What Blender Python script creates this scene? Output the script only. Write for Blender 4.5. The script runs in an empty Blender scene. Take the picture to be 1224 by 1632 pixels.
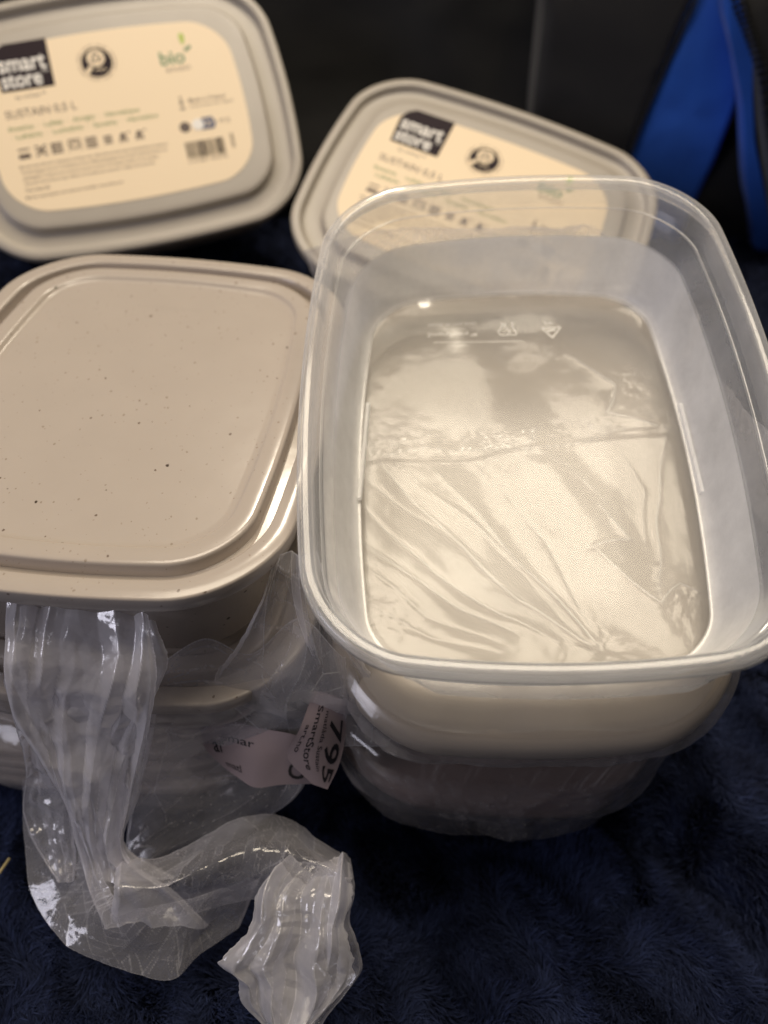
import bpy, bmesh, math, random
import numpy as np
from mathutils import Matrix, Vector

scene = bpy.context.scene
COL = scene.collection
random.seed(4)

# ------------------------------------------------------------------ camera
cam_d = bpy.data.cameras.new("camera")
cam = bpy.data.objects.new("camera", cam_d)
COL.objects.link(cam)
cam.matrix_world = Matrix(((.9986, -.0521, 0, 0), (.0378, .7236, -.6892, 0), (.0359, .6883, .7245, .2645), (0, 0, 0, 1)))
cam_d.sensor_fit = 'VERTICAL'
cam_d.sensor_height = 36.0
cam_d.sensor_width = 27.0
cam_d.lens = 27.44
cam_d.clip_start = .005
cam_d.clip_end = 50
cam_d.dof.use_dof = True
cam_d.dof.focus_distance = .205
cam_d.dof.aperture_fstop = 7.5
scene.camera = cam

# ------------------------------------------------------------------ light
world = bpy.data.worlds.new("World")
scene.world = world
world.use_nodes = True
bg = world.node_tree.nodes["Background"]
bg.inputs[0].default_value = (.62, .60, .68, 1)
bg.inputs[1].default_value = .07


def area(name, loc, target, size, power, color, shape='RECTANGLE', size_y=None):
    l = bpy.data.lights.new(name, 'AREA')
    l.shape = shape
    l.size = size
    if shape == 'RECTANGLE':
        l.size_y = size_y or size
    l.energy = power
    l.color = color
    o = bpy.data.objects.new(name, l)
    COL.objects.link(o)
    o.location = loc
    o.rotation_euler = (Vector(target) - Vector(loc)).to_track_quat('-Z', 'Y').to_euler()
    return o


# the warm ceiling light over and a little behind the boxes, its bright bulb, and the dim cool room behind the camera
area("ceiling_light", (.0, .47, 1.40), (.0, .47, .1), .85, 16.5, (1, .87, .69), size_y=.72)
area("ceiling_bulb", (-.20, 1.22, 1.28), (0, .25, .1), .045, 5.0, (1, .88, .70), 'DISK')
area("dim_room_light", (-.95, -.35, .55), (-.08, .1, .05), .42, 3.6, (.88, .86, 1.0))

scene.view_settings.view_transform = 'Standard'
scene.view_settings.look = 'None'
scene.view_settings.exposure = .2
scene.view_settings.gamma = 1
scene.cycles.use_denoising = True
scene.cycles.max_bounces = 16
scene.cycles.transparent_max_bounces = 40
scene.cycles.sample_clamp_indirect = 6

# ------------------------------------------------------------------ helpers
U = .0575                                      # half the short side of a box


def tag(o, label=None, cat=None, group=None, kind=None):
    if label: o['label'] = label
    if cat: o['category'] = cat
    if group: o['group'] = group
    if kind: o['kind'] = kind
    return o


def link(name, me, mats, parent=None):
    o = bpy.data.objects.new(name, me)
    COL.objects.link(o)
    for m in (mats if isinstance(mats, (list, tuple)) else [mats]):
        if me is not None and hasattr(me, 'materials'):
            me.materials.append(m)
    if parent: o.parent = parent
    return o


def empty(name, mat=None, loc=None):
    o = bpy.data.objects.new(name, None)
    COL.objects.link(o)
    o.empty_display_size = .02
    if mat is not None: o.matrix_world = mat
    if loc is not None: o.location = loc
    return o


def mesh_of(name, verts, faces, smooth=True, sharp=None):
    me = bpy.data.meshes.new(name)
    me.from_pydata([tuple(map(float, v)) for v in verts], [], faces)
    me.update()
    if smooth:
        me.shade_smooth()
        if sharp:
            me.set_sharp_from_angle(angle=math.radians(sharp))
    return me


def outline(a, b, r, bow, m_side=24, m_arc=14):
    """Rounded rectangle with gently bowed sides, half sizes a (x) and b (y)."""
    def L(p, q): return [(p[0] + (q[0] - p[0]) * k / m_side, p[1] + (q[1] - p[1]) * k / m_side) for k in range(m_side)]
    def A(cx, cy, a0): return [(cx + r * math.cos(a0 + math.pi / 2 * k / m_arc), cy + r * math.sin(a0 + math.pi / 2 * k / m_arc)) for k in range(m_arc)]
    P = (L((a, -(b - r)), (a, b - r)) + A(a - r, b - r, 0) + L((a - r, b), (-(a - r), b)) + A(-(a - r), b - r, math.pi / 2)
         + L((-a, b - r), (-a, -(b - r))) + A(-(a - r), -(b - r), math.pi) + L((-(a - r), -b), (a - r, -b)) + A(a - r, -(b - r), 1.5 * math.pi))
    P = np.array(P)
    x, y = P[:, 0], P[:, 1]
    return np.stack([x + bow * (x / a) * (1 - (y / b) ** 2), y + bow * (y / b) * (1 - (x / a) ** 2)], 1)


NR = 4 * (24 + 14)


def loft(name, a, b, r, bow, prof, cap_start=False, cap_end=True, close=False, sharp=50):
    """Rings of an outline inset by prof = [(inset, z)], in box units, joined into one surface."""
    V, Fc = [], []
    for ins, z in prof:
        c = outline(a - ins, b - ins, max(r - ins * .75, .08), bow * (1 - min(.5, max(0, ins))))
        V += [(p[0] * U, p[1] * U, z * U) for p in c]
    n = len(prof)
    for k in range(n - 1 + (1 if close else 0)):
        k2 = (k + 1) % n
        for i in range(NR):
            j = (i + 1) % NR
            Fc.append((k * NR + i, k * NR + j, k2 * NR + j, k2 * NR + i))
    if cap_start: Fc.append(tuple(range(NR))[::-1])
    if cap_end: Fc.append(tuple(range((n - 1) * NR, n * NR)))
    return mesh_of(name, V, Fc, True, sharp)


# creased noise: heights on a triangular lattice joined by flat facets
def _hash(i, j, s):
    h = (i.astype(np.int64) * 374761393 + j.astype(np.int64) * 668265263 + s * 1274126177) & 0xFFFFFFFF
    h = ((h ^ (h >> 13)) * 1274126177) & 0xFFFFFFFF
    return ((h ^ (h >> 16)) & 0xFFFF) / 65535.0 - .5


def tri(x, y, s):
    sk = (x + y) * .3660254
    xs, ys = x + sk, y + sk
    i, j = np.floor(xs), np.floor(ys)
    fx, fy = xs - i, ys - j
    i = i.astype(int); j = j.astype(int)
    up = fx > fy
    h00, h11 = _hash(i, j, s), _hash(i + 1, j + 1, s)
    h10, h01 = _hash(i + 1, j, s), _hash(i, j + 1, s)
    return np.where(up, h00 * (1 - fx) + h10 * (fx - fy) + h11 * fy, h00 * (1 - fy) + h01 * (fy - fx) + h11 * fx)


def warp(x, y, s, f, a):
    def sm(x, y, q):
        return np.sin(x * f * 1.7 + q) * np.cos(y * f * 1.3 + q * 2.1) + .5 * np.sin((x + y) * f * 2.9 + q * 3)
    return x + a * sm(x, y, s), y + a * sm(y, x, s + 5)


def crumple(x, y, s, f0=70., oct_=4, gain=.5):
    """Sharp irregular facets of crushed film; result about -0.5..0.5"""
    x, y = warp(x, y, s, 40., .0022)
    out = 0
    amp = 1.
    f = f0
    for k in range(oct_):
        t = 1.1 * k + s * .7
        xr, yr = x * math.cos(t) - y * math.sin(t), x * math.sin(t) + y * math.cos(t)
        out = out + amp * tri(xr * f + 17 * k, yr * f * .8 + 31 * k, s + 11 * k)
        amp *= gain
        f *= 2.13
    return out


def catmull(P, n):
    """P (m, ...) resampled to n rows by Catmull-Rom."""
    P = np.asarray(P, float)
    m = len(P)
    t = np.linspace(0, m - 1, n)
    i = np.minimum(t.astype(int), m - 2)
    f = (t - i).reshape((-1,) + (1,) * (P.ndim - 1))
    Pe = np.concatenate([[2 * P[0] - P[1]], P, [2 * P[-1] - P[-2]]])
    p0, p1, p2, p3 = Pe[i], Pe[i + 1], Pe[i + 2], Pe[i + 3]
    return .5 * (2 * p1 + (p2 - p0) * f + (2 * p0 - 5 * p1 + 4 * p2 - p3) * f ** 2 + (3 * p1 - p0 - 3 * p2 + p3) * f ** 3)


def grid_faces(nu, nv, wrap=False):
    F = []
    for i in range(nu - 1):
        for j in range(nv if wrap else nv - 1):
            j2 = (j + 1) % nv
            F.append((i * nv + j, i * nv + j2, (i + 1) * nv + j2, (i + 1) * nv + j))
    return F


def normals(G):
    du = np.gradient(G, axis=0)
    dv = np.gradient(G, axis=1)
    n = np.cross(du, dv)
    return n / (np.linalg.norm(n, axis=2, keepdims=True) + 1e-12)


def crease_attr(me, G, d, scale=1.0, wrap=False, edge=0., q=.965):
    """How sharply the film bends at each vertex, from the second difference of its displacement."""
    def sd(A, ax):
        return np.abs(np.roll(A, 1, ax) + np.roll(A, -1, ax) - 2 * A)
    du = np.linalg.norm(np.roll(G, 1, 0) - G, axis=2) + 1e-5
    dv = np.linalg.norm(np.roll(G, 1, 1) - G, axis=2) + 1e-5
    c = sd(d, 0) / du + sd(d, 1) / dv
    if not wrap:
        c[0] = c[1]; c[-1] = c[-2]; c[:, 0] = c[:, 1]; c[:, -1] = c[:, -2]
    ref = np.quantile(c, q) + 1e-9
    c = np.clip(c / ref - .22, 0, 1) ** 1.4 * scale
    if edge:
        r = np.random.default_rng(3)
        for sl in ((0,), (-1,), (slice(None), 0), (slice(None), -1)):
            s_ = sl if len(sl) > 1 else (sl[0], slice(None))
            c[s_] = np.maximum(c[s_], edge * r.uniform(.3, 1.3, c[s_].shape))
    at = me.attributes.new('crease', 'FLOAT', 'POINT')
    at.data.foreach_set('value', c.astype(np.float32).ravel())


def film_sheet(name, ctrl, nu, nv, seed, mat, parent, oct_=3, gain=.42, amp=.004, f0=70, along=.004, nf=26, cross=0., curl=.0015, edge=.0006, flip=1):
    """A sheet of film: control grid, long folds running down its rows, crushed facets, curled edges."""
    G = catmull(np.asarray(ctrl, float), nu)
    G = np.swapaxes(catmull(np.swapaxes(G, 0, 1), nv), 0, 1)
    N = normals(G) * flip
    su = np.concatenate([[0], np.cumsum(np.linalg.norm(np.diff(G.mean(1), axis=0), axis=1))])
    wid = np.linalg.norm(np.diff(G, axis=1), axis=2).sum(1).mean()
    sv = np.linspace(0, wid, nv)
    X, Y = np.meshgrid(sv, su)
    u01 = np.linspace(0, 1, nu)[:, None]
    v01 = np.linspace(0, 1, nv)[None, :]
    win = np.clip(np.minimum(v01, 1 - v01) * 8, .25, 1)
    Xn = np.broadcast_to(v01, X.shape)
    d = amp * crumple(X, Y, seed, f0, oct_, gain)
    xw, yw = warp(X, Y, seed + 3, 40., .003)
    d = d + along * (tri(Xn * nf * .5 + 3, yw * 18 + 7, seed + 2) + .6 * tri(Xn * nf + yw * 30, yw * 30, seed + 6))
    if cross: d = d + cross * tri(xw * 12, yw * nf * 4, seed + 9)
    d = d * win
    # curl of the border
    e = np.minimum(v01, 1 - v01)
    d = d - curl * np.clip(1 - e / .03, 0, 1) ** 2
    G = G + N * d[..., None]
    # ragged border
    dv = np.gradient(G, axis=1)
    dv /= np.linalg.norm(dv, axis=2, keepdims=True) + 1e-12
    rag = edge * (tri(np.zeros_like(Y) + .3, Y * 700, seed + 4) + .8 * tri(Y * 0 + 2, Y * 300, seed + 5))
    G = G + dv * (rag * (np.clip(1 - v01 / .05, 0, 1) + np.clip(1 - (1 - v01) / .05, 0, 1)))[..., None]
    G[..., 2] = np.maximum(G[..., 2], .0015)
    me = mesh_of(name, G.reshape(-1, 3), grid_faces(nu, nv))
    crease_attr(me, G, d, .75, edge=1.)
    return link(name, me, mat, parent)


# ------------------------------------------------------------------ materials
def new_mat(name):
    m = bpy.data.materials.new(name)
    m.use_nodes = True
    nt = m.node_tree
    nt.nodes.clear()
    out = nt.nodes.new('ShaderNodeOutputMaterial')
    return m, nt, out


def nd(nt, t, **kw):
    n = nt.nodes.new(t)
    for k, v in kw.items():
        if k.startswith('i_'):
            n.inputs[int(k[2:])].default_value = v
        else:
            setattr(n, k, v)
    return n


def plastic(name, col, rough=.32, speck=True, sss=.12):
    m, nt, out = new_mat(name)
    L = nt.links.new
    p = nd(nt, 'ShaderNodeBsdfPrincipled')
    p.inputs['Roughness'].default_value = rough
    p.inputs['Subsurface Weight'].default_value = sss
    p.inputs['Subsurface Radius'].default_value = (1, .7, .45)
    p.inputs['Subsurface Scale'].default_value = .0015
    tc = nd(nt, 'ShaderNodeTexCoord')
    nz = nd(nt, 'ShaderNodeTexNoise')
    nz.inputs['Scale'].default_value = 60
    nz.inputs['Detail'].default_value = 5
    L(tc.outputs['Object'], nz.inputs['Vector'])
    base = nd(nt, 'ShaderNodeMix', data_type='RGBA')
    base.inputs[6].default_value = (*[c * .95 for c in col], 1)
    base.inputs[7].default_value = (*[min(1, c * 1.04) for c in col], 1)
    L(nz.outputs['Fac'], base.inputs[0])
    cur = base.outputs[2]
    if speck:
        for sc, rmax, keep, tone in ((170, .13, .72, (.055, .04, .03)), (300, .15, .58, (.16, .12, .095)), (480, .20, .55, (.29, .24, .195)), (760, .22, .6, (.34, .285, .24))):
            mp = nd(nt, 'ShaderNodeMapping')
            mp.inputs['Rotation'].default_value = (.3 * sc, .7, sc)
            mp.inputs['Scale'].default_value = (1, .78, 1.1)
            L(tc.outputs['Object'], mp.inputs[0])
            wn = nd(nt, 'ShaderNodeTexNoise')
            wn.inputs['Scale'].default_value = 900
            ad = nd(nt, 'ShaderNodeVectorMath', operation='MULTIPLY_ADD')
            ad.inputs[1].default_value = (.0006, .0006, .0006)
            L(tc.outputs['Object'], wn.inputs['Vector'])
            L(wn.outputs['Color'], ad.inputs[0])
            L(mp.outputs[0], ad.inputs[2])
            v = nd(nt, 'ShaderNodeTexVoronoi')
            v.inputs['Scale'].default_value = sc
            L(ad.outputs[0], v.inputs['Vector'])
            sp = nd(nt, 'ShaderNodeSeparateColor')
            L(v.outputs['Color'], sp.inputs[0])
            mr = nd(nt, 'ShaderNodeMapRange')
            mr.inputs[1].default_value = keep
            mr.inputs[2].default_value = 1
            mr.inputs[3].default_value = 0
            mr.inputs[4].default_value = rmax
            L(sp.outputs[0], mr.inputs[0])
            sub = nd(nt, 'ShaderNodeMath', operation='SUBTRACT')
            L(mr.outputs[0], sub.inputs[0]); L(v.outputs['Distance'], sub.inputs[1])
            st = nd(nt, 'ShaderNodeMath', operation='MULTIPLY')
            st.use_clamp = True
            st.inputs[1].default_value = 40
            L(sub.outputs[0], st.inputs[0])
            mx = nd(nt, 'ShaderNodeMix', data_type='RGBA')
            mx.inputs[7].default_value = (*tone, 1)
            L(st.outputs[0], mx.inputs[0]); L(cur, mx.inputs[6])
            cur = mx.outputs[2]
    L(cur, p.inputs['Base Color'])
    # moulding ripple and faint rub marks
    n2 = nd(nt, 'ShaderNodeTexNoise')
    n2.inputs['Scale'].default_value = 45
    n2.inputs['Detail'].default_value = 6
    L(tc.outputs['Object'], n2.inputs['Vector'])
    bp = nd(nt, 'ShaderNodeBump')
    bp.inputs['Strength'].default_value = .25
    bp.inputs['Distance'].default_value = .0006
    L(n2.outputs['Fac'], bp.inputs['Height'])
    L(bp.outputs[0], p.inputs['Normal'])
    mr = nd(nt, 'ShaderNodeMapRange')
    mr.inputs[3].default_value = rough * .8
    mr.inputs[4].default_value = rough * 1.25
    L(n2.outputs['Fac'], mr.inputs[0])
    L(mr.outputs[0], p.inputs['Roughness'])
    L(p.outputs[0], out.inputs[0])
    return m


def film(name, col=(.8, .8, .82), milk=.06, milk_edge=.5, gloss=.06, gloss_edge=.9, rough=.14, bump=0., bscale=300, power=2.2, haze_var=.22, crease=.42):
    """Clear or milky polythene: mostly see-through, milky and shiny where it turns edge-on."""
    m, nt, out = new_mat(name)
    L = nt.links.new
    lw = nd(nt, 'ShaderNodeLayerWeight')
    lw.inputs[0].default_value = .5
    pw = nd(nt, 'ShaderNodeMath', operation='POWER')
    pw.inputs[1].default_value = power
    L(lw.outputs['Facing'], pw.inputs[0])
    nrm = None
    tc = nd(nt, 'ShaderNodeTexCoord')
    if bump:
        nz = nd(nt, 'ShaderNodeTexNoise')
        nz.inputs['Scale'].default_value = bscale
        nz.inputs['Detail'].default_value = 3
        L(tc.outputs['Object'], nz.inputs['Vector'])
        bp = nd(nt, 'ShaderNodeBump')
        bp.inputs['Strength'].default_value = bump
        bp.inputs['Distance'].default_value = .0006
        L(nz.outputs['Fac'], bp.inputs['Height'])
        nrm = bp.outputs[0]
    tr = nd(nt, 'ShaderNodeBsdfTransparent')
    tr.inputs[0].default_value = (.985, .985, .98, 1)
    df = nd(nt, 'ShaderNodeBsdfDiffuse')
    df.inputs[0].default_value = (*col, 1)
    tl = nd(nt, 'ShaderNodeBsdfTranslucent')
    tl.inputs[0].default_value = (*col, 1)
    mk = nd(nt, 'ShaderNodeMixShader')
    mk.inputs[0].default_value = .45
    L(df.outputs[0], mk.inputs[1]); L(tl.outputs[0], mk.inputs[2])
    a = nd(nt, 'ShaderNodeMapRange')
    a.inputs[3].default_value = milk
    a.inputs[4].default_value = milk_edge
    L(pw.outputs[0], a.inputs[0])
    # uneven haze: soft clouds of wear and hair-fine scratches
    hz = nd(nt, 'ShaderNodeTexNoise')
    hz.inputs['Scale'].default_value = 45
    hz.inputs['Detail'].default_value = 7
    hz.inputs['Roughness'].default_value = .65
    L(tc.outputs['Object'], hz.inputs['Vector'])
    hm = nd(nt, 'ShaderNodeMapRange')
    hm.inputs[1].default_value = .3
    hm.inputs[2].default_value = .7
    hm.inputs[3].default_value = 1 - haze_var
    hm.inputs[4].default_value = 1 + haze_var
    L(hz.outputs['Fac'], hm.inputs[0])
    am = nd(nt, 'ShaderNodeMath', operation='MULTIPLY')
    L(a.outputs[0], am.inputs[0]); L(hm.outputs[0], am.inputs[1])
    # film whitens where it has been creased
    at = nd(nt, 'ShaderNodeAttribute', attribute_name='crease')
    ac = nd(nt, 'ShaderNodeMath', operation='MULTIPLY_ADD')
    ac.use_clamp = True
    ac.inputs[1].default_value = crease
    L(at.outputs['Fac'], ac.inputs[0]); L(am.outputs[0], ac.inputs[2])
    a = ac
    m1 = nd(nt, 'ShaderNodeMixShader')
    L(a.outputs[0], m1.inputs[0]); L(tr.outputs[0], m1.inputs[1]); L(mk.outputs[0], m1.inputs[2])
    gl = nd(nt, 'ShaderNodeBsdfAnisotropic')
    gl.inputs['Roughness'].default_value = rough
    gl.inputs['Color'].default_value = (1, 1, 1, 1)
    if nrm:
        L(nrm, gl.inputs['Normal'])
    p5 = nd(nt, 'ShaderNodeMath', operation='POWER')
    p5.inputs[1].default_value = 4
    L(lw.outputs['Facing'], p5.inputs[0])
    b = nd(nt, 'ShaderNodeMapRange')
    b.inputs[3].default_value = gloss
    b.inputs[4].default_value = gloss_edge
    L(p5.outputs[0], b.inputs[0])
    m2 = nd(nt, 'ShaderNodeMixShader')
    L(b.outputs[0], m2.inputs[0]); L(m1.outputs[0], m2.inputs[1]); L(gl.outputs[0], m2.inputs[2])
    L(m2.outputs[0], out.inputs[0])
    return m


def simple(name, col, rough=.6, spec=.5, bump=0, bscale=400, var=0.):
    m, nt, out = new_mat(name)
    L = nt.links.new
    p = nd(nt, 'ShaderNodeBsdfPrincipled')
    p.inputs['Base Color'].default_value = (*col, 1)
    p.inputs['Roughness'].default_value = rough
    p.inputs['Specular IOR Level'].default_value = spec
    tc = nd(nt, 'ShaderNodeTexCoord')
    if var or bump:
        nz = nd(nt, 'ShaderNodeTexNoise')
        nz.inputs['Scale'].default_value = bscale
        nz.inputs['Detail'].default_value = 6
        L(tc.outputs['Object'], nz.inputs['Vector'])
        if var:
            mx = nd(nt, 'ShaderNodeMix', data_type='RGBA')
            mx.inputs[6].default_value = (*[c * (1 - var) for c in col], 1)
            mx.inputs[7].default_value = (*[min(1, c * (1 + var)) for c in col], 1)
            L(nz.outputs['Fac'], mx.inputs[0])
            L(mx.outputs[2], p.inputs['Base Color'])
        if bump:
            bp = nd(nt, 'ShaderNodeBump')
            bp.inputs['Strength'].default_value = bump
            bp.inputs['Distance'].default_value = .001
            L(nz.outputs['Fac'], bp.inputs['Height'])
            L(bp.outputs[0], p.inputs['Normal'])
    L(p.outputs[0], out.inputs[0])
    return m


def cloth(name, col, scale=900, rough=.85, bump=.5):
    """Woven synthetic cloth."""
    m, nt, out = new_mat(name)
    L = nt.links.new
    p = nd(nt, 'ShaderNodeBsdfPrincipled')
    p.inputs['Roughness'].default_value = rough
    p.inputs['Sheen Weight'].default_value = .25
    tc = nd(nt, 'ShaderNodeTexCoord')
    w1 = nd(nt, 'ShaderNodeTexWave', bands_direction='X')
    w2 = nd(nt, 'ShaderNodeTexWave', bands_direction='Z')
    nz = nd(nt, 'ShaderNodeTexNoise')
    nz.inputs['Scale'].default_value = 30
    nz.inputs['Detail'].default_value = 6
    L(tc.outputs['Object'], nz.inputs['Vector'])
    for w in (w1, w2):
        w.inputs['Scale'].default_value = scale
        w.inputs['Distortion'].default_value = .6
        L(tc.outputs['Object'], w.inputs['Vector'])
    mm = nd(nt, 'ShaderNodeMath', operation='MAXIMUM')
    L(w1.outputs['Fac'], mm.inputs[0]); L(w2.outputs['Fac'], mm.inputs[1])
    mx = nd(nt, 'ShaderNodeMix', data_type='RGBA')
    mx.inputs[6].default_value = (*[c * .7 for c in col], 1)
    mx.inputs[7].default_value = (*[min(1, c * 1.3) for c in col], 1)
    L(nz.outputs['Fac'], mx.inputs[0]); L(mx.outputs[2], p.inputs['Base Color'])
    bp = nd(nt, 'ShaderNodeBump')
    bp.inputs['Strength'].default_value = bump
    bp.inputs['Distance'].default_value = .0004
    L(mm.outputs[0], bp.inputs['Height']); L(bp.outputs[0], p.inputs['Normal'])
    L(p.outputs[0], out.inputs[0])
    return m


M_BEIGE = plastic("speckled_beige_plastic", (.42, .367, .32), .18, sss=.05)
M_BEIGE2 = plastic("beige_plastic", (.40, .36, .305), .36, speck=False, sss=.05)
M_BEIGE_SHADE = plastic("shaded_beige_plastic", (.31, .265, .215), .34, speck=False, sss=.04)  # beige darkened in its colour for the shade under the clear box
M_BROWN_SHADE = plastic("shaded_brown_plastic", (.15, .105, .092), .36, speck=False, sss=.04)  # brown deepened to carry the shade low in the right stack
M_LABEL = simple("label_paper", (.88, .72, .50), .45, .3, var=.02, bscale=25)
M_DARK = simple("print_dark_brown", (.022, .013, .018), .6, .15)
M_INK = simple("print_ink", (.075, .045, .035), .5)
M_INK2 = simple("print_ink_pale", (.19, .13, .09), .5)
M_WHITE = simple("print_white", (.80, .77, .72), .45)
M_GREEN = simple("print_green", (.17, .24, .07), .5)
M_BIO = simple("print_bio_green", (.10, .22, .10), .5)
M_LEAF = simple("print_leaf_green", (.38, .50, .05), .5)
M_BLUE = simple("print_blue", (.05, .07, .16), .5)
M_PP = film("clear_polypropylene", (.92, .93, .95), .17, .7, .012, .75, .13, bump=.12, bscale=120)
M_PPF = film("frosted_polypropylene", (.97, .97, .97), .66, .92, .02, .4, .34, bump=.1, bscale=500)
M_EMB = film("embossed_mark", (.95, .93, .88), .42, .7, .10, .6, .3)
M_FILM = film("polythene_film", (.95, .93, .98), .19, .80, .06, .95, .12, bump=.3, bscale=420)
M_FILM_T = film("tight_polythene_film", (.82, .81, .79), .10, .45, .036, .8, .15, bump=0, crease=.45)
M_FILM_S = film("stretched_side_film", (.74, .70, .68), .07, .45, .035, .8, .14, bump=.2, bscale=200, crease=.30)
M_RIM = film("thick_polypropylene_rim", (.94, .94, .95), .20, .88, .045, .95, .11, power=2.4)
M_FLOOR = film("clear_polypropylene_floor", (.90, .91, .93), .05, .6, .016, .75, .12)
M_BEAD = film("polypropylene_bead", (.95, .95, .96), .34, .9, .06, .9, .12)
M_HANG = film("gathered_polythene_film", (.96, .94, .98), .42, .88, .08, .95, .11, bump=.3, bscale=420)
M_STICK = simple("sticker_paper", (.27, .215, .22), .5, .3, var=.04, bscale=60)
M_BLACKINK = simple("black_ink", (.012, .010, .012), .5)
M_BAG = cloth("black_pack_cloth", (.007, .0065, .0065), 700)
M_GREY = cloth("charcoal_padding", (.020, .0185, .0185), 1100, .7, .3)
M_BLUECLOTH = cloth("blue_cloth", (.025, .16, .80), 900, .75, .3)
M_ZIP = simple("zip_teeth_black", (.012, .012, .013), .35)


# ------------------------------------------------------------------ text
def text(body, x, y, w, h, mat, parent, z, bold=0., name='lettering', align='CENTER', rot=0., flipx=1):
    """Flat lettering centred on (x, y), w wide and h high, in metres on its parent's surface."""
    c = bpy.data.curves.new(name, 'FONT')
    c.body = body
    c.align_x = align
    c.align_y = 'CENTER'
    c.size = 1
    c.offset = bold
    c.resolution_u = 3
    t_ = bpy.data.objects.new(name, c)
    me = bpy.data.meshes.new_from_object(t_)
    bpy.data.objects.remove(t_)
    me.name = name
    me.materials.clear()
    me.materials.append(mat)
    o = bpy.data.objects.new(name, me)
    COL.objects.link(o)
    co = np.empty(len(me.vertices) * 3, np.float32)
    me.vertices.foreach_get('co', co)
    co = co.reshape(-1, 3)
    mn, mx = co.min(0), co.max(0)
    co[:, :2] -= (mn[:2] + mx[:2]) / 2
    me.vertices.foreach_set('co', co.ravel())
    dx, dy = mx[0] - mn[0], mx[1] - mn[1]
    o.parent = parent
    o.location = (x, y, z)
    o.rotation_euler = (0, 0, rot)
    o.scale = (flipx * w / max(dx, 1e-6), h / max(dy, 1e-6), 1)
    return o


def flat(name, pts, mat, parent, z, thick=.00008):
    """A thin printed patch with the given outline (metres)."""
    bm = bmesh.new()
    vs = [bm.verts.new((p[0], p[1], z)) for p in pts]
    f = bm.faces.new(vs)
    r = bmesh.ops.extrude_face_region(bm, geom=[f])
    for v in [g for g in r['geom'] if isinstance(g, bmesh.types.BMVert)]: v.co.z += thick
    bmesh.ops.recalc_face_normals(bm, faces=bm.faces)
    me = bpy.data.meshes.new(name)
    bm.to_mesh(me); bm.free()
    return link(name, me, mat, parent)


def multi_flat(name, polys, mat, parent, z, thick=.00008):
    bm = bmesh.new()
    for k, pts in enumerate(polys):
        vs = [bm.verts.new((p[0], p[1], z + k * 1.5e-6)) for p in pts]
        f = bm.faces.new(vs)
        r = bmesh.ops.extrude_face_region(bm, geom=[f])
        for v in [g for g in r['geom'] if isinstance(g, bmesh.types.BMVert)]: v.co.z += thick
    bmesh.ops.recalc_face_normals(bm, faces=bm.faces)
    me = bpy.data.meshes.new(name)
    bm.to_mesh(me); bm.free()
    return link(name, me, mat, parent)


def rect(x0, y0, x1, y1): return [(x0, y0), (x1, y0), (x1, y1), (x0, y1)]
def disc(x, y, r, n=40, ry=None): return [(x + r * math.cos(2 * math.pi * k / n), y + (ry or r) * math.sin(2 * math.pi * k / n)) for k in range(n)]
def ring_polys(x, y, r0, r1, a0=0, a1=2 * math.pi, n=28):
    P = []
    for k in range(n):
        a, b = a0 + (a1 - a0) * k / n, a0 + (a1 - a0) * (k + 1) / n
        P.append([(x + r1 * math.cos(a), y + r1 * math.sin(a)), (x + r1 * math.cos(b), y + r1 * math.sin(b)), (x + r0 * math.cos(b), y + r0 * math.sin(b)), (x + r0 * math.cos(a), y + r0 * math.sin(a))])
    return P
def seg(p, q, w):
    d = Vector((q[0] - p[0], q[1] - p[1])); n = Vector((-d.y, d.x)).normalized() * w / 2
    return [(p[0] + n.x, p[1] + n.y), (p[0] - n.x, p[1] - n.y), (q[0] - n.x, q[1] - n.y), (q[0] + n.x, q[1] + n.y)]


def curve_mesh(name, pts, radius, mat, parent=None, cyclic=False):
    """A round wire through the points, as a mesh."""
    P = catmull(np.array(list(pts) + ([pts[0]] if cyclic else []), float), 10 * len(pts))
    T = np.gradient(P, axis=0); T /= np.linalg.norm(T, axis=1, keepdims=True)
    A = np.cross(T, [0.1, .2, 1.]); A /= np.linalg.norm(A, axis=1, keepdims=True)
    B = np.cross(T, A)
    V = []
    for k in range(6):
        a = k * math.pi / 3
        V.append(P + radius * (A * math.cos(a) + B * math.sin(a)))
    V = np.stack(V, 1)
    Fc = grid_faces(len(P), 6, True) + [tuple(range(6))[::-1], tuple(range(len(P) * 6 - 6, len(P) * 6))]
    return link(name, mesh_of(name, V.reshape(-1, 3), Fc), mat, parent)


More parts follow.
